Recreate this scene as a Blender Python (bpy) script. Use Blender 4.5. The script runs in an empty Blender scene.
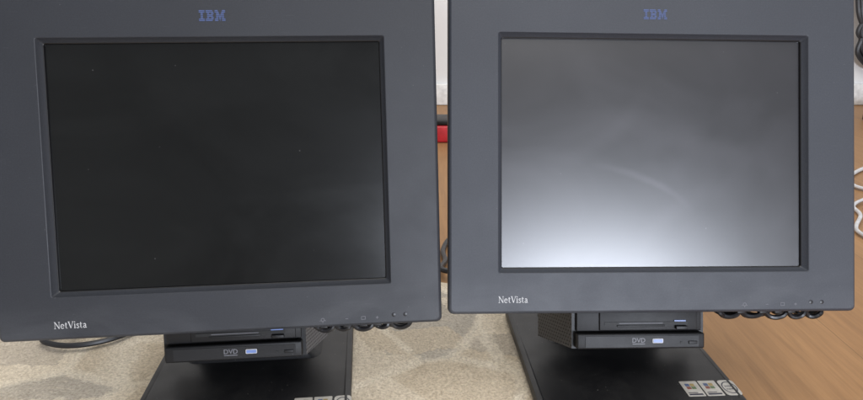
import bpy, math, random
import numpy as np
from mathutils import Matrix, Vector
random.seed(4)
scene=bpy.context.scene
col=scene.collection
WM={}   # tracked world matrices

# ------------------------------------------------------------------ helpers
def link(o,world=None,parent=None):
    col.objects.link(o)
    if world is None: world=Matrix.Identity(4)
    WM[o.name]=world
    if parent is not None:
        o.parent=parent
        o.matrix_local=WM[parent.name].inverted()@world
    else:
        o.matrix_world=world
    return o
class MB:
    def __init__(s): s.v=[];s.f=[];s.m=[]
    def quad(s,pts,m=0):
        n=len(s.v);s.v+=[tuple(p) for p in pts];s.f.append(tuple(range(n,n+len(pts))));s.m.append(m)
    def add(s,v,f,m=0):
        n=len(s.v);s.v+=[tuple(p) for p in v]
        for q in f:
            s.f.append(tuple(n+i for i in q));s.m.append(m)
    def box(s,x0,x1,y0,y1,z0,z1,m=0,b=0.0):
        if b<=0:
            v=[(x,y,z) for x in(x0,x1) for y in(y0,y1) for z in(z0,z1)]
            f=[(0,1,3,2),(4,6,7,5),(0,4,5,1),(2,3,7,6),(0,2,6,4),(1,5,7,3)]
            s.add(v,f,m);return
        import bmesh
        bm=bmesh.new();bmesh.ops.create_cube(bm,size=1)
        for w in bm.verts:
            w.co=Vector(((x0+x1)/2+w.co.x*(x1-x0),(y0+y1)/2+w.co.y*(y1-y0),(z0+z1)/2+w.co.z*(z1-z0)))
        bmesh.ops.bevel(bm,geom=bm.edges[:],offset=b,segments=3,affect='EDGES',profile=.5)
        bm.verts.index_update()
        s.add([w.co[:] for w in bm.verts],[[q.index for q in fc.verts] for fc in bm.faces],m);bm.free()
    def loops(s,L,m=0,capa=False,capb=False,closed=True):
        n=len(L[0]);b=len(s.v)
        for l in L:s.v+=[tuple(p) for p in l]
        for i in range(len(L)-1):
            mm=m[i] if isinstance(m,(list,tuple)) else m
            for j in range(n if closed else n-1):
                k=(j+1)%n
                s.f.append((b+i*n+j,b+i*n+k,b+(i+1)*n+k,b+(i+1)*n+j));s.m.append(mm)
        m0=m[0] if isinstance(m,(list,tuple)) else m
        if capa:s.f.append(tuple(b+j for j in range(n))[::-1]);s.m.append(m0)
        if capb:s.f.append(tuple(b+(len(L)-1)*n+j for j in range(n)));s.m.append(m0 if not isinstance(m,(list,tuple)) else m[-1])
    def obj(s,name,mats,world=None,parent=None,smooth=True,ang=35,flatface=False):
        me=bpy.data.meshes.new(name);me.from_pydata(s.v,[],s.f)
        for mt in mats:me.materials.append(mt)
        for p,mi in zip(me.polygons,s.m):p.material_index=mi
        import bmesh
        bm=bmesh.new();bm.from_mesh(me);bmesh.ops.remove_doubles(bm,verts=bm.verts,dist=1e-6)
        bmesh.ops.recalc_face_normals(bm,faces=bm.faces)
        bm.to_mesh(me)
        if smooth:
            me.shade_smooth();me.set_sharp_from_angle(angle=math.radians(ang))
        if flatface:
            bm.edges.ensure_lookup_table();bm.edges.index_update()
            fl=lambda f:abs(f.normal.y)>.99995
            idx=[e.index for e in bm.edges if len(e.link_faces)==2 and fl(e.link_faces[0])!=fl(e.link_faces[1])]
            at=me.attributes.get('sharp_edge') or me.attributes.new('sharp_edge','BOOLEAN','EDGE')
            for i in idx: at.data[i].value=True
        bm.free();me.update()
        return link(bpy.data.objects.new(name,me),world,parent)
def rrect(x0,x1,z0,z1,r,y,seg=6):
    P=[]
    for cx,cz,a0 in((x1-r,z1-r,0),(x0+r,z1-r,90),(x0+r,z0+r,180),(x1-r,z0+r,270)):
        for i in range(seg+1):
            a=math.radians(a0+90*i/seg) if seg else math.radians(a0+45)
            P.append((cx+r*math.cos(a),y,cz+r*math.sin(a)))
    return P
def tube(mb,pts,r,n=8,m=0):
    P=[Vector(p) for p in pts];L=[];up=Vector((0,0,1))
    prev=None
    for i,p in enumerate(P):
        t=(P[min(i+1,len(P)-1)]-P[max(i-1,0)]).normalized()
        if prev is None:
            a=t.cross(up)
            if a.length<1e-3:a=t.cross(Vector((1,0,0)))
        else:a=prev-t*prev.dot(t)
        a.normalize();prev=a;b=t.cross(a)
        L.append([p+r*(a*math.cos(2*math.pi*k/n)+b*math.sin(2*math.pi*k/n)) for k in range(n)])
    mb.loops(L,m,True,True)
def spline(ctrl,n=12):
    P=[Vector(c) for c in ctrl];P=[2*P[0]-P[1]]+P+[2*P[-1]-P[-2]];o=[]
    for i in range(1,len(P)-2):
        for k in range(n):
            t=k/n;a,b,c,d=P[i-1:i+3]
            o.append(.5*((2*b)+(c-a)*t+(2*a-5*b+4*c-d)*t*t+(3*b-a-3*c+d)*t**3))
    o.append(P[-2]);return o

# ------------------------------------------------------------------ materials
class NT:
    def __init__(s,name):
        s.mat=bpy.data.materials.new(name);s.mat.use_nodes=True;s.t=s.mat.node_tree;s.b=s.t.nodes['Principled BSDF']
        s.tc=s.t.nodes.new('ShaderNodeTexCoord')
    def n(s,ty,**k):
        return s.t.nodes.new(ty)
    def l(s,a,b):s.t.links.new(a,b)
    def noise(s,scale,detail=3,rough=.5,dist=0,vec=None):
        x=s.n('ShaderNodeTexNoise');x.inputs['Scale'].default_value=scale;x.inputs['Detail'].default_value=detail
        x.inputs['Roughness'].default_value=rough;x.inputs['Distortion'].default_value=dist
        s.l(vec or s.tc.outputs['Object'],x.inputs['Vector']);return x.outputs['Fac']
    def mapping(s,scale=(1,1,1),rot=(0,0,0),loc=(0,0,0)):
        x=s.n('ShaderNodeMapping');x.inputs['Scale'].default_value=scale;x.inputs['Rotation'].default_value=rot;x.inputs['Location'].default_value=loc
        s.l(s.tc.outputs['Object'],x.inputs['Vector']);return x.outputs['Vector']
    def ramp(s,f,st,const=False):
        x=s.n('ShaderNodeValToRGB');e=x.color_ramp.elements
        if const:x.color_ramp.interpolation='CONSTANT'
        while len(e)<len(st):e.new(.5)
        for i,(p,c) in enumerate(st):
            e[i].position=p;e[i].color=(c if len(c)==4 else (*c,1)) if isinstance(c,tuple) else (c,c,c,1)
        s.l(f,x.inputs['Fac']);return x.outputs['Color']
    def mix(s,f,a,b,mode='MIX'):
        x=s.n('ShaderNodeMix');x.data_type='RGBA';x.blend_type=mode
        for i,v in((0,f),(6,a),(7,b)):
            if isinstance(v,(int,float)):x.inputs[i].default_value=v if i==0 else (v,v,v,1)
            elif isinstance(v,tuple):x.inputs[i].default_value=(*v[:3],1)
            else:s.l(v,x.inputs[i])
        return x.outputs[2]
    def math(s,op,a,b=0):
        x=s.n('ShaderNodeMath');x.operation=op
        for i,v in((0,a),(1,b)):
            if isinstance(v,(int,float)):x.inputs[i].default_value=v
            else:s.l(v,x.inputs[i])
        return x.outputs[0]
    def bump(s,h,st,d):
        x=s.n('ShaderNodeBump');x.inputs['Strength'].default_value=st;x.inputs['Distance'].default_value=d
        s.l(h,x.inputs['Height']);s.l(x.outputs['Normal'],s.b.inputs['Normal']);return x
    def set(s,**k):
        for a,v in k.items():
            a=a.replace('_',' ')
            i=s.b.inputs[a]
            if hasattr(v,'node'):s.l(v,i)
            elif isinstance(v,tuple):i.default_value=(*v[:3],1)
            else:i.default_value=v
        return s.mat
def simple(name,c,r=.5,spec=.5,var=.15,ns=60,metal=0):
    t=NT(name);f=t.noise(ns,4)
    t.set(Base_Color=t.ramp(f,[(.3,tuple(x*(1-var) for x in c)),(.7,tuple(x*(1+var) for x in c))]),Roughness=r,Specular_IOR_Level=spec,Metallic=metal)
    return t.mat
def specks(t,scale,size,thr,amt,seed=0.):
    v=t.n('ShaderNodeTexVoronoi');v.inputs['Scale'].default_value=scale;t.l(t.mapping((1,1,1),(0,0,0),(seed,0,0)),v.inputs['Vector'])
    s=t.n('ShaderNodeSeparateColor');t.l(v.outputs['Color'],s.inputs[0])
    on=t.ramp(s.outputs[0],[(0,0.),(thr,amt)],True)
    return t.math('MULTIPLY',t.ramp(v.outputs['Distance'],[(size*.4,1.),(size,0.)]),on)
def plastic(name,c,r=.48,var=.10,rv=.04,grime=False,spec=.42):
    t=NT(name)
    big=t.noise(5,4,.55,.3);fine=t.noise(2200,2,.6);med=t.noise(24,4,.6)
    base=t.mix(t.ramp(big,[(.3,0.),(.75,1.)]),tuple(x*(1-var) for x in c),tuple(x*(1+var) for x in c))
    grain=t.noise(700,2,.7)
    base=t.mix(1.,base,t.ramp(grain,[(.3,.86),(.7,1.14)]),'MULTIPLY')
    base=t.mix(specks(t,200,.10,.93,.3),base,(.22,.22,.23))
    sc=t.noise(40,2,.5,0,t.mapping((1,1,14),(0,.5,0)));sm=t.ramp(sc,[(.68,0.),(.70,.04),(.73,0.)])
    base=t.mix(sm,base,(.25,.25,.27))
    if grime:
        sep=t.n('ShaderNodeSeparateXYZ');t.l(t.tc.outputs['Object'],sep.inputs[0])
        low=t.n('ShaderNodeMapRange');low.inputs[1].default_value=-.110;low.inputs[2].default_value=-.150;low.inputs[3].default_value=.0;low.inputs[4].default_value=1.
        t.l(sep.outputs['Z'],low.inputs[0])
        n=t.ramp(t.noise(14,5,.62,.5,t.mapping((.6,1,1.4))),[(.40,0.),(.72,.10)])
        base=t.mix(t.math('MULTIPLY',low.outputs[0],n),base,(.26,.265,.28))
    t.set(Base_Color=base,Roughness=t.ramp(med,[(.3,r-rv),(.7,r+rv)]),Specular_IOR_Level=spec)
    t.bump(fine,.22,.0004);return t.mat
def screen_mat(name,c,seed,r,spec,arcs,dust=.5):
    t=NT(name)
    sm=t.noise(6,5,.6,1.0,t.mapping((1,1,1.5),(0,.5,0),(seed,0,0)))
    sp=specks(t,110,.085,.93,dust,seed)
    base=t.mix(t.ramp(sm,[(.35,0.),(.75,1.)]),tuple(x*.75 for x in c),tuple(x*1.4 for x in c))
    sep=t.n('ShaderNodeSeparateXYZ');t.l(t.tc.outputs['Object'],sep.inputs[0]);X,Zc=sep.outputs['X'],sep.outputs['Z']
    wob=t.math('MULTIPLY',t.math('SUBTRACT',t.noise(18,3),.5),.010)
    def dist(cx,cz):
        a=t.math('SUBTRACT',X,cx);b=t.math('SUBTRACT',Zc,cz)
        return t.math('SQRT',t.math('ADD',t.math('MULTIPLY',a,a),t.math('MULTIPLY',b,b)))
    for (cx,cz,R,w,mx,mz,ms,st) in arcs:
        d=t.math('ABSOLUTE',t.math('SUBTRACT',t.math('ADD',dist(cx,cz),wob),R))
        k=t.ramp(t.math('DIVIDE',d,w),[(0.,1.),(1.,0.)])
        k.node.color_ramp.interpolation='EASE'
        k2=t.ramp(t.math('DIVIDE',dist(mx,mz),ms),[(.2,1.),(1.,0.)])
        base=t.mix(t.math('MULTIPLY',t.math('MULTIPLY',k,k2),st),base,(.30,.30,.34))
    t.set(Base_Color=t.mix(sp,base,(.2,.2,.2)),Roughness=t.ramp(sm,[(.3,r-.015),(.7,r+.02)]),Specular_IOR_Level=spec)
    t.bump(t.noise(3500,1),.05,.0002)
    return t.mat
M={}
M['bezelL']=plastic('bezel_plastic_shaded',(.0225,.0245,.030),.5,grime=True,spec=.34)  # same plastic on both machines; dimmer light on the left put into the colour
M['bezelR']=plastic('bezel_plastic_lit',(.033,.0365,.0455),.5,grime=True,spec=.36)  # lighter copy: stronger light on the right machine painted into its base colour
M['screenL']=screen_mat('screen_a',(.0052,.0055,.0055),3.,.22,.36,[],.22)
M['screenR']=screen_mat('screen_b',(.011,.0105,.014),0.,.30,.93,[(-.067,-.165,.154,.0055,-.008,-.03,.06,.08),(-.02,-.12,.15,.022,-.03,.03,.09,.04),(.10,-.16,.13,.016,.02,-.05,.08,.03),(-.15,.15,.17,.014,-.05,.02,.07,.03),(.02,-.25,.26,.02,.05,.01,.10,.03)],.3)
M['gasket']=simple('gasket',(.006,.006,.007),.4)
M['case']=plastic('case_black',(.008,.008,.009),.46,spec=.35)
M['drive']=plastic('drive_black',(.007,.007,.008),.5,spec=.35)
M['dark']=simple('slot_dark',(.003,.003,.003),.6)
M['blue']=simple('logo_blue',(.06,.085,.19),.5,.3,.12,400)
M['white']=simple('print_white',(.45,.45,.46),.5,.4,.1,400)
M['grey']=simple('print_grey',(.11,.11,.125),.5,.4,.1,400)
M['dvd']=simple('print_light_grey',(.13,.13,.145),.5,.4,.1,400)
M['silver']=simple('sticker_silver',(.44,.42,.38),.35,.5,.15,200,.1)
M['bluelabel']=simple('label_blue',(.14,.21,.46),.4)
M['cable']=simple('cable_black',(.010,.010,.012),.42)
M['wcable']=simple('cable_white',(.50,.50,.51),.45)
M['led']=simple('led_dark',(.008,.008,.010),.4)
M['red']=simple('red_plastic',(.50,.02,.03),.4)
M['s1']=simple('print_brown',(.20,.07,.05));M['s2']=simple('print_olive',(.10,.15,.07));M['s3']=simple('print_slate',(.06,.09,.18));M['s4']=simple('print_ochre',(.30,.22,.08))
M['ink']=simple('print_ink',(.03,.03,.05))
def base_mat():
    t=NT('base_dusty')
    sp=specks(t,230,.13,.86,.6);sp2=specks(t,90,.06,.9,.5,.3)
    dust=t.ramp(t.noise(14,6,.7,.6),[(.4,0.),(.8,.13)])
    b=t.mix(dust,(.009,.009,.010),(.12,.115,.105));b=t.mix(sp,b,(.26,.25,.23));b=t.mix(sp2,b,(.35,.34,.32))
    t.set(Base_Color=b,Roughness=t.ramp(t.noise(30,5),[(.3,.36),(.7,.5)]),Specular_IOR_Level=.4);t.bump(t.noise(1800,2),.2,.0003);return t.mat
M['base']=base_mat()
def grille_mat(name,g):
    t=NT(name)
    sep=t.n('ShaderNodeSeparateXYZ');t.l(t.tc.outputs['Object'],sep.inputs[0])
    p=.0046
    zr=t.math('DIVIDE',sep.outputs['Z'],p*.8);row=t.math('FLOOR',zr)
    xx=t.math('DIVIDE',t.math('ADD',sep.outputs['Y'],t.math('MULTIPLY',sep.outputs['X'],.3)),p)
    xx=t.math('ADD',xx,t.math('MULTIPLY',t.math('MODULO',row,2.),.5))
    fx=t.math('SUBTRACT',t.math('FRACT',xx),.5);fz=t.math('SUBTRACT',t.math('FRACT',zr),.5)
    d=t.math('SQRT',t.math('ADD',t.math('MULTIPLY',fx,fx),t.math('MULTIPLY',fz,fz)))
    h=t.ramp(d,[(.25,0.),(.33,1.)])
    t.set(Base_Color=t.mix(h,(.002,.002,.002),(g,g,g*1.07)),Roughness=.5);t.bump(h,.6,.001);return t.mat
M['grilleL']=grille_mat('grille_perforated_a',.13);M['grilleR']=grille_mat('grille_perforated_b',.060)
def rug_mat():
    t=NT('rug_pile')
    warp=t.n('ShaderNodeVectorMath');warp.operation='ADD'
    nz=t.n('ShaderNodeTexNoise');nz.inputs['Scale'].default_value=220;nz.inputs['Detail'].default_value=2
    t.l(t.tc.outputs['Object'],nz.inputs['Vector'])
    sc=t.n('ShaderNodeVectorMath');sc.operation='SCALE';sc.inputs['Scale'].default_value=.007;t.l(nz.outputs['Color'],sc.inputs[0])
    t.l(t.mapping((1.0,1.0,1),(0,0,.45),(.13,.05,0)),warp.inputs[0]);t.l(sc.outputs[0],warp.inputs[1])
    def vor(scale,feat='F1',off=0):
        v=t.n('ShaderNodeTexVoronoi');v.feature=feat;v.inputs['Randomness'].default_value=.9
        v.inputs['Scale'].default_value=scale;t.l(warp.outputs[0],v.inputs['Vector']);return v
    a=vor(7.0);e=vor(7.0,'DISTANCE_TO_EDGE');a2=vor(12)
    def rc(v,i):
        s=t.n('ShaderNodeSeparateColor');t.l(v.outputs['Color'],s.inputs[0]);return s.outputs[i]
    cream=(.80,.70,.55);beige=(.68,.575,.43);tan=(.62,.515,.38);grey=(.53,.475,.395)
    cells=t.ramp(rc(a,0),[(0,cream),(.22,beige),(.42,grey),(.55,cream),(.8,tan)],True)
    cells2=t.ramp(rc(a2,1),[(0,beige),(.35,cream),(.75,(.56,.49,.40))],True)
    c=t.mix(t.ramp(rc(a2,0),[(0,0.),(.72,.8)],True),cells,cells2)
    wear=t.noise(14,4,.7)
    c=t.mix(t.ramp(wear,[(.45,0.),(.75,.3)]),c,(.72,.62,.47))
    ln=t.math('MULTIPLY',t.ramp(e.outputs['Distance'],[(.025,1.),(.045,0.)]),t.ramp(wear,[(.40,.9),(.6,.5)]))
    c=t.mix(ln,c,(.84,.75,.60))
    h1=t.noise(34,3,.6,0,t.mapping((1,10,1),(0,0,.95)))
    c=t.mix(t.ramp(h1,[(.57,0.),(.63,.3)]),c,(.80,.71,.56))
    pile=t.noise(330,3,.75);pile2=t.noise(90,4,.7)
    c=t.mix(1.,c,t.ramp(pile,[(.32,(.68,.65,.62)),(.66,(1.15,1.15,1.15))]),'MULTIPLY')
    t.set(Base_Color=c,Roughness=.95,Specular_IOR_Level=.1,Sheen_Weight=.1)
    t.bump(t.math('ADD',pile,t.math('MULTIPLY',pile2,.8)),.9,.0045);return t.mat
M['rug']=rug_mat()
def wood_mat():
    t=NT('floor_wood')
    br=t.n('ShaderNodeTexBrick');br.inputs['Scale'].default_value=1;br.inputs['Brick Width'].default_value=1.9;br.inputs['Row Height'].default_value=.19
    br.inputs['Mortar Size'].default_value=.0005;br.inputs['Color1'].default_value=(.29,.158,.070,1);br.inputs['Color2'].default_value=(.32,.178,.080,1);br.inputs['Mortar'].default_value=(.17,.095,.045,1)
    t.l(t.mapping((1,1,1),(0,0,math.radians(90)),(.3,.055,0)),br.inputs['Vector'])
    g=t.noise(7,7,.68,.8,t.mapping((7,.5,1)));g2=t.noise(40,3,.6,0,t.mapping((6,.3,1)))
    c=t.mix(1.,br.outputs['Color'],t.ramp(g,[(.3,(.80,.77,.74)),(.7,(1.10,1.10,1.10))]),'MULTIPLY')
    c=t.mix(1.,c,t.ramp(g2,[(.35,.92),(.65,1.05)]),'MULTIPLY')
    t.set(Base_Color=c,Roughness=t.ramp(g,[(.3,.46),(.7,.56)]),Specular_IOR_Level=.25);return t.mat
M['wood']=wood_mat()
def wall_mat():
    t=NT('wall_paint');t.set(Base_Color=t.ramp(t.noise(3,4),[(.3,(.70,.70,.70)),(.7,(.76,.76,.755))]),Roughness=.8);t.bump(t.noise(300,3),.2,.002);return t.mat
M['wall']=wall_mat()

# ------------------------------------------------------------------ camera
PITCH=math.radians(18);H=.42
cam=bpy.data.cameras.new('camera');cam.sensor_width=36;cam.lens=36*650/863;cam.clip_start=.01;cam.clip_end=50
co=bpy.data.objects.new('camera',cam);col.objects.link(co)
CW=Matrix.Translation((0,0,H))@Matrix.Rotation(math.pi/2-PITCH,4,'X')
co.matrix_world=CW;scene.camera=co
def pose(a,b,c,t):
    Rx=Matrix.Rotation(a,3,'X');Ry=Matrix.Rotation(b,3,'Y');Rz=Matrix.Rotation(c,3,'Z')
    R=Ry@Rx@Rz
    A=Matrix(((1,0,0),(0,0,-1),(0,1,0)))
    B=Matrix(((1,0,0),(0,-1,0),(0,0,-1)))
    m=(B@R@A).to_4x4();m.translation=B@Vector(t)
    return CW@m

# ------------------------------------------------------------------ setting
def structure(o): o['kind']='structure';return o
WY=2.47
mb=MB();mb.quad([(-4,-3,0),(4,-3,0),(4,WY+.02,0),(-4,WY+.02,0)]);structure(mb.obj('floor',[M['wood']],smooth=False))
mb=MB();mb.box(-4,4,WY,WY+.1,0.0,2.6);w=mb.obj('wall',[M['wall']],smooth=False);structure(w)
mb=MB();mb.box(-4,4,WY-.017,WY-.002,0.001,.08,b=.003);structure(mb.obj('skirting_board',[simple('skirting',(.72,.72,.71),.4)]))
def rug():
    mb=MB();nx,ny=130,90;x0,x1,y0,y1=-1.15,.225,-.25,.885
    rng=np.random.RandomState(3)
    X=np.linspace(x0,x1,nx);Y=np.linspace(y0,y1,ny);h=.008
    for j,y in enumerate(Y):
        for i,x in enumerate(X):
            e=min(x-x0,x1-x,y-y0,y1-y);k=min(1,e/.02)
            z=.001+(h-.001)*math.sin(k*math.pi/2)
            z+=(.0009*math.sin(x*31+y*17)+.0007*rng.randn())*(k) - .0012*k
            mb.v.append((x+.002*rng.randn()*(k<1),y+.002*rng.randn()*(k<1),z))
    for j in range(ny-1):
        for i in range(nx-1):
            a=j*nx+i;mb.f.append((a,a+1,a+nx+1,a+nx));mb.m.append(0)
    o=mb.obj('rug',[M['rug']],ang=80)
    o['label']='cream and beige geometric patterned rug lying on the wooden floor';o['category']='rug'
    return o
rug()
RUG=.0085

# ------------------------------------------------------------------ lettering
def strokes(mb,segs,ox,oz,s,y,m=0):
    for pts,w in segs:
        for (a,b) in zip(pts[:-1],pts[1:]):
            ax,az=a;bx,bz=b;dx,dz=bx-ax,bz-az;L=math.hypot(dx,dz)
            if L<1e-9:continue
            nx,nz=-dz/L*w/2,dx/L*w/2;ex,ez=dx/L*w*.15,dz/L*w*.15
            P=[(ax-ex+nx,az-ez+nz),(ax-ex-nx,az-ez-nz),(bx+ex-nx,bz+ez-nz),(bx+ex+nx,bz+ez+nz)]
            mb.quad([(ox+s*px,y-random.random()*2e-5,oz+s*pz) for px,pz in P],m)
T,t_=.085,.04
def arc(cx,cz,rx,rz,a0,a1,n=12):return [(cx+rx*math.cos(math.radians(a0+(a1-a0)*i/n)),cz+rz*math.sin(math.radians(a0+(a1-a0)*i/n))) for i in range(n+1)]
GL={
'N':([([(.08,0),(.08,.68)],t_),([(.08,.66),(.48,.02)],T),([(.48,0),(.48,.68)],t_),([(0,.67),(.13,.67)],t_),([(0,.01),(.16,.01)],t_),([(.40,.67),(.56,.67)],t_)],.60),
'e':([([(.05,.26),(.34,.26)],t_),(arc(.19,.225,.15,.21,8,320),.065)],.42),
't':([([(.11,.58),(.11,.08)],T*.9),([(.11,.08),(.16,.01),(.26,.04)],t_),([(.01,.44),(.25,.44)],t_)],.30),
'V':([([(.08,.66),(.28,.02)],T),([(.28,.02),(.48,.66)],t_),([(0,.67),(.17,.67)],t_),([(.40,.67),(.56,.67)],t_)],.56),
'i':([([(.1,0),(.1,.45)],T*.9),([(.02,.01),(.18,.01)],t_),([(.03,.43),(.1,.44)],t_),([(.1,.58),(.1,.66)],T)],.22),
's':([([(.27,.37),(.20,.43),(.11,.42),(.07,.35),(.12,.27),(.22,.20),(.27,.12),(.22,.03),(.12,.01),(.05,.08)],.065)],.34),
'a':([([(.08,.36),(.14,.43),(.24,.42),(.28,.34),(.28,.06),(.36,.02)],.065),([(.28,.26),(.14,.22),(.06,.12),(.11,.02),(.2,.02),(.28,.1)],.06)],.40)}
def model_lettering(mb,x,cz,width,y):
    tot=sum(GL[c][1] for c in 'NetVista');s=width/tot
    for c in 'NetVista':
        strokes(mb,GL[c][0],x,cz-.3*s,s,y);x+=GL[c][1]*s
def ibm(mb,cx,cz,w,h,y):
    I=[[(0,1)],[(0,1)],[(.3,.7)],[(.3,.7)],[(.3,.7)],[(.3,.7)],[(0,1)],[(0,1)]]
    Bq=[[(0,.84)],[(0,.95)],[(.17,.43),(.68,1)],[(.17,.9)],[(.17,.9)],[(.17,.43),(.68,1)],[(0,.95)],[(0,.84)]]
    Mq=[[(0,.3),(.7,1)],[(0,.36),(.64,1)],[(.13,.42),(.58,.87)],[(.13,.47),(.53,.87)],[(.13,.33),(.36,.64),(.67,.87)],[(.13,.33),(.40,.60),(.67,.87)],[(0,.33),(.44,.56),(.67,1)],[(0,.33),(.48,.52),(.67,1)]]
    Ws=[.22,.30,.40];gap=.04;x=0
    for G,ww in zip((I,Bq,Mq),Ws):
        for r,row in enumerate(G):
            z1=.5-r/8.;z0=z1-.088
            for a,b in row:
                P=[(x+a*ww,z0),(x+b*ww,z0),(x+b*ww,z1),(x+a*ww,z1)]
                mb.quad([(cx+(px-.5)*w,y,cz+pz*h) for px,pz in P])
        x+=ww+gap
def text_mesh(mb,body,cx,cz,w,mapf,m=0,bold=0):
    cu=bpy.data.curves.new('t','FONT');cu.body=body;cu.align_x='CENTER';cu.align_y='CENTER';cu.offset=bold;cu.resolution_u=3
    ob=bpy.data.objects.new('t',cu);col.objects.link(ob);bpy.context.view_layer.update()
    me=bpy.data.meshes.new_from_object(ob.evaluated_get(bpy.context.evaluated_depsgraph_get()))
    xs=[v.co.x for v in me.vertices];s=w/(max(xs)-min(xs))
    mb.add([mapf(cx+v.co.x*s,cz+v.co.y*s) for v in me.vertices],[tuple(p.vertices) for p in me.polygons],m)
    bpy.data.objects.remove(ob);bpy.data.curves.remove(cu);bpy.data.meshes.remove(me)

# ------------------------------------------------------------------ the computers
OW,OH=.153,.1156
MS,MBt,MT=.0489,.0404,.054
def computer(pz,sfx,label):
    face=pose(*pz)
    c0=face.translation
    back=face.to_3x3()@Vector((0,1,0));yaw=math.atan2(-back.x,back.y)
    root=bpy.data.objects.new('computer',None);root.empty_display_size=.1
    RW=Matrix.Translation((c0.x,c0.y,RUG))@Matrix.Rotation(yaw,4,'Z')
    link(root,RW)
    root['label']=label;root['category']='computer';root['group']='matching black all-in-one computers'
    bz=M['bezel'+sfx]
    x0,x1,z0,z1=-OW-MS,OW+MS,-OH-MBt,OH+MT
    def R(i,y,r=.0055):return rrect(x0+i,x1-i,z0+i,z1-i,max(r-i*.6,.002),y)
    def I(i,y,r=.0018):return rrect(-OW+i,OW-i,-OH+i,OH-i,r,y)
    mb=MB()
    L=[R(.020,.040),R(.006,.034),R(.0012,.022),R(0,.010),R(.0002,.0040),R(.0008,.0018),R(.0018,.0006),R(.0032,.0),
       I(-.0010,0),I(-.0004,.0003),I(0,.001),I(.0030,.0062)]
    mb.loops(L,0)
    mb.loops([I(.0030,.0062),I(.0036,.0066),I(.0040,.0095)],1)
    bezel=mb.obj('display_bezel',[bz,M['gasket']],face,root,ang=28,flatface=True)
    mb=MB();mb.loops([I(.0040,.0088,.001),I(.0040,.014,.001)],0,capa=True)
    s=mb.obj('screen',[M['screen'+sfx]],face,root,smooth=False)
    mb=MB();mb.loops([rrect(x0+.02,x1-.02,z0+.02,z1-.02,.01,.0401),rrect(x0+.03,x1-.03,z0+.025,z1-.03,.015,.065),rrect(x0+.07,x1-.07,z0+.04,z1-.06,.02,.095)],0,False,True)
    mb.obj('rear_housing',[M['case']],face,root)
    mb=MB();ibm(mb,.0,.1345,.0232,.0100,-.0003);mb.obj('maker_lettering',[M['blue']],face,bezel,smooth=False)
    mb=MB();model_lettering(mb,-.1525 if sfx=='L' else -.1535,-.1420,.0285,-.0003);mb.obj('model_lettering',[M['white']],face,bezel,smooth=False)
    mb=MB()
    def st(p,w=.0006):strokes(mb,[(p,w)],0,0,1,-.0003)
    zi=-.1480
    st(arc(.0885,zi,.0015,.0015,0,360,16))
    for a in(200,270,340):st([(.0885+.0021*math.cos(math.radians(a)),zi+.0021*math.sin(math.radians(a))),(.0885+.0030*math.cos(math.radians(a)),zi+.0030*math.sin(math.radians(a)))])
    st([(.1248,zi-.0013),(.1284,zi-.0013),(.1284,zi+.0015),(.1248,zi+.0015),(.1248,zi-.0013)],.0005)
    st([(.1098,zi),(.1122,zi)]);st([(.1384,zi),(.1410,zi)]);st([(.1397,zi-.0013),(.1397,zi+.0013)])
    mb.obj('control_markings',[M['grey']],face,bezel,smooth=False)
    for px in(.1555,.1665):
        mb=MB();mb.loops([[(px+r*math.cos(q*math.pi/8),y,-.1462+r*math.sin(q*math.pi/8)) for q in range(16)] for r,y in((.0021,.0002),(.0019,-.0003),(.0012,-.0005))],0,False,True)
        mb.obj('indicator_light',[M['led']],face,bezel)
    for px in(.0885,.111,.1265,.1398):
        mb=MB();mb.box(px-.004,px+.004,.006,.011,z0-.0022,z0+.001,b=.0008);mb.obj('button',[M['case']],face,bezel)
    # --- drive housing
    dx,dz=(-.002,.0065) if sfx=='L' else (-.001,.001)
    w,yf=.0695,.045;zt,zb=-.128+dz,-.2005+dz
    fl=.016 if sfx=='L' else .019
    mb=MB()
    F=[(dx-w,yf,zb),(dx+w,yf,zb),(dx+w,yf,zt),(dx-w,yf,zt)]
    Bk=[(dx-w-fl,yf+.075,zb-.002),(dx+w+fl,yf+.075,zb-.002),(dx+w+fl,yf+.075,zt+.03),(dx-w-fl,yf+.075,zt+.03)]
    mb.quad(F[::-1],0);mb.quad(Bk,0)
    mb.quad([F[0],F[1],Bk[1],Bk[0]],0);mb.quad([F[3],Bk[3],Bk[2],F[2]],0)
    mb.quad([F[0],Bk[0],Bk[3],F[3]],1);mb.quad([F[1],F[2],Bk[2],Bk[1]],1)
    dh=mb.obj('drive_housing',[M['case'],M['grille'+sfx]],face,root,smooth=False)
    mb=MB();Z=lambda z:z+dz
    mb.box(dx-.0665,dx+.0665,yf-.010,yf-.0005,Z(-.1995),Z(-.1835),0,.0018)
    mb.box(dx-.058,dx+.060,yf-.0106,yf-.0101,Z(-.1975),Z(-.1862),0)
    mb.box(dx+.049,dx+.058,yf-.0118,yf-.0107,Z(-.1945),Z(-.1915),0,.0005)
    mb.box(dx+.0405,dx+.0425,yf-.0112,yf-.0107,Z(-.1938),Z(-.1922),1)
    od=mb.obj('optical_drive',[M['drive'],M['dark']],face,dh)
    mb=MB();text_mesh(mb,'DVD',dx-.003,Z(-.1907),.0135,lambda x,z:(x,yf-.0110,z),0,.02)
    mb.box(dx-.0095,dx+.0035,yf-.0111,yf-.0108,Z(-.1946),Z(-.1937))
    mb.obj('disc_lettering',[M['dvd']],face,dh,smooth=False)
    mb=MB();rr=rrect(dx+.0115,dx+.0225,Z(-.1934),Z(-.1889),.001,yf-.0112)
    mb.loops([rrect(dx+.0115,dx+.0225,Z(-.1934),Z(-.1889),.001,yf-.0108),rr],0,False,True)
    mb.box(dx+.0123,dx+.0217,yf-.0115,yf-.0113,Z(-.1927),Z(-.1897),1)
    mb.obj('disc_label',[M['white'],M['bluelabel']],face,dh,smooth=False)
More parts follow.
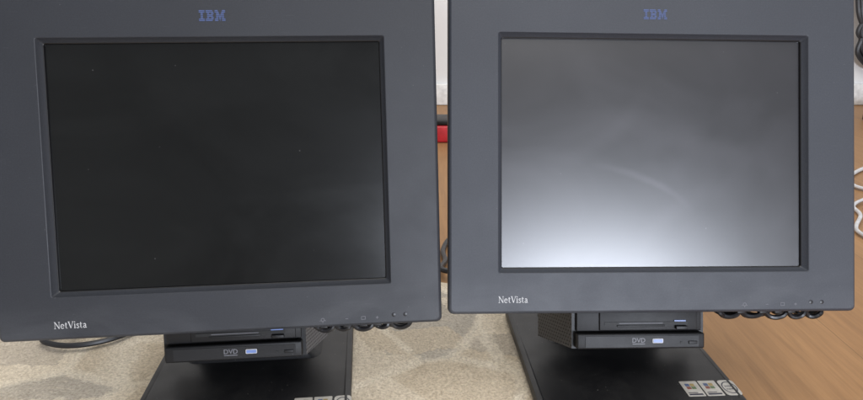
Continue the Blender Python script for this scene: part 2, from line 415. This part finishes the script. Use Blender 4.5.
    mb=MB();fx0,fx1=dx-.042,dx+.060
    mb.box(dx-.0655,dx+.0655,yf-.0040,yf-.0004,Z(-.1822),Z(-.1560),0,.0010)
    mb.box(fx0,fx1,yf-.006,yf-.0041,Z(-.1812),Z(-.1600),0,.0008)
    mb.box(fx0+.005,fx1-.010,yf-.0066,yf-.0061,Z(-.1755),Z(-.1725),1)
    mb.box(fx0+.018,fx1-.034,yf-.0072,yf-.0062,Z(-.1775),Z(-.1755),0,.0004)
    mb.box(fx0+.020,fx1-.036,yf-.0068,yf-.0067,Z(-.1742),Z(-.1734),2)
    mb.box(fx1-.023,fx1-.011,yf-.0095,yf-.0062,Z(-.1800),Z(-.1765),3,.0006)
    mb.box(fx1-.024,fx1-.012,yf-.0070,yf-.0062,Z(-.1722),Z(-.1708),4)
    mb.obj('floppy_drive',[M['drive'],M['dark'],M['grey'],M['case'],M['bluelabel']],face,dh)
    mb=MB()
    # cable draped in shallow uneven swags under the frame
    xa,xb=(.080,.172) if sfx=='L' else (.070,.176)
    rng=random.Random(7 if sfx=='L' else 12)
    for (yy,r_,amp,z_off,n) in((.016,.0026,.0064,-.0012,5),(.023,.0024,.0050,-.0010,4)):
        P=[(xa-.012,yy+.02,z0+.012)];x=xa
        ws=[rng.uniform(.75,1.3) for _ in range(n)];tw=sum(ws)
        for wq in ws:
            W_=(xb-xa)*wq/tw;am=amp*rng.uniform(.75,1.15)
            P+=[(x,yy,z0+z_off),(x+W_*.28,yy+.002,z0+z_off-am*.8),(x+W_*.55,yy+.001,z0+z_off-am),(x+W_*.82,yy-.001,z0+z_off-am*.65)]
            x+=W_
        P+=[(xb,yy,z0+z_off),(xb+.008,yy+.02,z0+.012)]
        tube(mb,spline(P,6),r_,8)
    mb.obj('cable_bundle',[M['cable']],face,root)
    bx0,bx1=(-.105,.1105) if sfx=='L' else (-.1125,.1035)
    mb=MB()
    def plate(i,z,r=.012):
        return [(x,y,z) for x,_,y in rrect(bx0+i,bx1-i,-.062+i,.170-i,r,0,6)]
    mb.loops([plate(.002,.0005),plate(0,.003),plate(0,.009),plate(.0008,.0112),plate(.003,.0124),plate(.006,.0128),plate(.0068,.0122),plate(.008,.0122)],0,True,True)
    sb=mb.obj('stand_base',[M['base']],RW,root)
    mb=MB()
    def sec(hw,y0,y1,z):return [(x,y,z) for x,_,y in rrect(-hw,hw,y0,y1,.012,0,5)]
    mb.loops([sec(.075,.066,.150,.0123),sec(.066,.070,.146,.018),sec(.060,.074,.140,.05),sec(.06,.080,.135,.14)],0,False,True)
    mb.obj('stand_column',[M['case']],RW,root)
    zs=.0124
    sx0=.0625 if sfx=='L' else .0545
    for k,kind in enumerate('wwi'):
        sx=sx0+k*.0200
        wv=.0092 if kind=='w' else .0086
        y0_,y1_=(-.036,-.010) if sfx=='L' else (-.044,-.017)
        mb=MB()
        rc_=.001 if kind=='w' else .004
        mb.loops([[(x,y,z) for x,_,y in rrect(sx-wv,sx+wv,y0_,y1_,rc_,0,3)] for z in(zs-.0001,zs+.0001)],0,False,True)
        yc=(y0_+y1_)/2
        if kind=='w':
            for a,b,mm in((0,0,1),(1,0,2),(0,1,3),(1,1,4)):
                mb.box(sx-.0052+a*.0052,sx-.0006+a*.0052,yc-.001+b*.0052,yc+.0035+b*.0052,zs+.00011,zs+.0002,mm)
            mb.box(sx-.0072,sx+.0072,y0_+.002,y0_+.0045,zs+.00011,zs+.0002,5)
            mb.box(sx-.0072,sx+.003,y0_+.0057,y0_+.0067,zs+.00011,zs+.0002,5)
        else:
            n=24;o_=[(sx+.0076*math.cos(q*2*math.pi/n),yc+.0105*math.sin(q*2*math.pi/n),zs+.00015) for q in range(n)]
            i_=[(sx+.0064*math.cos(q*2*math.pi/n),yc+.0092*math.sin(q*2*math.pi/n),zs+.00015) for q in range(n)]
            mb.loops([o_,i_],5)
            text_mesh(mb,'intel',sx,yc+.0026,.0085,lambda x,z:(x,z,zs+.0002),5,.015)
            text_mesh(mb,'inside',sx,yc-.0026,.0090,lambda x,z:(x,z,zs+.0002),5,.015)
        mb.obj('sticker',[M['silver'],M['s1'],M['s2'],M['s3'],M['s4'],M['ink']],RW,sb,smooth=False)
    return root,face
LP=(.0666,-.095,-.0307,(-.1942,-.0318,.5945))
RP=(-.0035,-.0492,.0001,(.2176,-.0459,.6317))
computer(LP,'L','black all-in-one computer with an almost black switched-off screen on the rug')
computer(RP,'R','black all-in-one computer whose smeared screen reflects pale window light')

# ------------------------------------------------------------------ loose things
def thing(o,label,cat,grp=None):
    o['label']=label;o['category']=cat
    if grp:o['group']=grp
    return o
mb=MB();tube(mb,spline([(-.33,.84,.012),(-.40,.76,.012),(-.455,.725,.0125),(-.475,.702,.0125),(-.44,.688,.0125),(-.40,.698,.0125),(-.37,.73,.0125),(-.34,.80,.0125)]),.0034)
tube(mb,spline([(-.30,.80,.012),(-.38,.73,.0125),(-.43,.708,.017),(-.45,.74,.013),(-.50,.81,.013)]),.0028)
thing(mb.obj('power_cable',[M['cable']]),'black power cable looped on the rug behind the computer','cable')
mb=MB();mb.box(-.05,.11,1.82,1.92,0.0005,.050,0,.007)
ro=mb.obj('storage_case',[M['red']]);thing(ro,'small red plastic case with black lid on the wooden floor','case')
mb=MB();mb.box(-.048,.108,1.822,1.918,.0501,.066,0,.005);mb.obj('lid',[M['case']],parent=ro)
mb=MB();tube(mb,spline([(.06,1.10,.006),(.03,1.05,.006),(.019,1.0,.006),(.022,.955,.008),(.014,.915,.013),(.03,.90,.014),(.06,.905,.012)]),.0045)
thing(mb.obj('mains_cable',[M['cable']]),'thick black mains cable trailing over the wooden floor','cable')
mb=MB()
for k,o_ in enumerate((0,.02,-.012)):
    tube(mb,spline([(1.52+o_,WY-.03,.50),(1.535+o_,WY-.03,.42),(1.548+o_,WY-.04,.34),(1.560-o_*.6,WY-.04,.27),(1.572+o_,WY-.04,.21+o_),(1.62,WY-.04,.16+o_),(1.66,WY-.04,.20),(1.69,WY-.03,.3)]),.009)
thing(mb.obj('hanging_cable',[M['cable']]),'black cables looped down the white wall','cable')
mb=MB();mb.box(1.442,1.76,2.10,2.16,.0005,.050,0,.008)
for i in range(4):mb.box(1.48+i*.065,1.52+i*.065,2.112,2.148,.0495,.051,1)
thing(mb.obj('power_strip',[M['case'],M['dark']]),'black socket strip lying on the wooden floor beside the wall','power strip')
mb=MB();tube(mb,spline([(1.3,1.7,.006),(1.02,1.50,.006),(.935,1.38,.006),(.98,1.28,.006),(.868,1.23,.006),(.90,1.13,.006),(1.05,1.10,.006)]),.0042)
tube(mb,spline([(1.2,1.45,.006),(.98,1.32,.012),(.858,1.25,.006),(.825,1.18,.006),(.765,1.09,.006),(.80,1.02,.006),(1.0,.98,.006)]),.0035)
thing(mb.obj('network_cable',[M['wcable']]),'tangled white cables curled on the wooden floor','cable')

# ------------------------------------------------------------------ light
world=bpy.data.worlds.new('World');scene.world=world;world.use_nodes=True
nt=world.node_tree;bg=nt.nodes['Background']
tc=nt.nodes.new('ShaderNodeTexCoord');sep=nt.nodes.new('ShaderNodeSeparateXYZ');nt.links.new(tc.outputs['Generated'],sep.inputs[0])
mr=nt.nodes.new('ShaderNodeMapRange');mr.inputs[1].default_value=-1;mr.inputs[2].default_value=1;mr.inputs[3].default_value=0;mr.inputs[4].default_value=1
rp=nt.nodes.new('ShaderNodeValToRGB');e=rp.color_ramp.elements
for _ in range(3): e.new(.5)
for i,(p,v) in enumerate([(0,.50),(.27,.54),(.43,.24),(.62,.34),(1,.60)]):
    e[i].position=p;e[i].color=(v,v,v,1)
nt.links.new(sep.outputs['X'],mr.inputs[0]);nt.links.new(mr.outputs[0],rp.inputs[0]);nt.links.new(rp.outputs['Color'],bg.inputs['Strength']);bg.inputs['Color'].default_value=(.95,.97,1,1)
def area(name,loc,target,sx,sy,power,c):
    l=bpy.data.lights.new(name,'AREA');l.shape='RECTANGLE';l.size=sx;l.size_y=sy;l.energy=power;l.color=c
    o=bpy.data.objects.new(name,l);col.objects.link(o)
    d=Vector(target)-Vector(loc);o.matrix_world=Matrix.Translation(loc)@d.to_track_quat('-Z','Y').to_matrix().to_4x4();return o
area('window_light',(1.16,-2.31,.47),(.15,.6,.25),.95,.42,98,(.82,.88,1))
area('room_light',(.5,-.5,2.4),(0,.8,0),1.8,1.8,50,(1,.97,.93))
area('back_light',(0,1.8,2.4),(0,1.8,0),2.5,1.2,30,(1,.97,.92))
scene.view_settings.view_transform='Standard';scene.view_settings.look='None';scene.view_settings.exposure=0
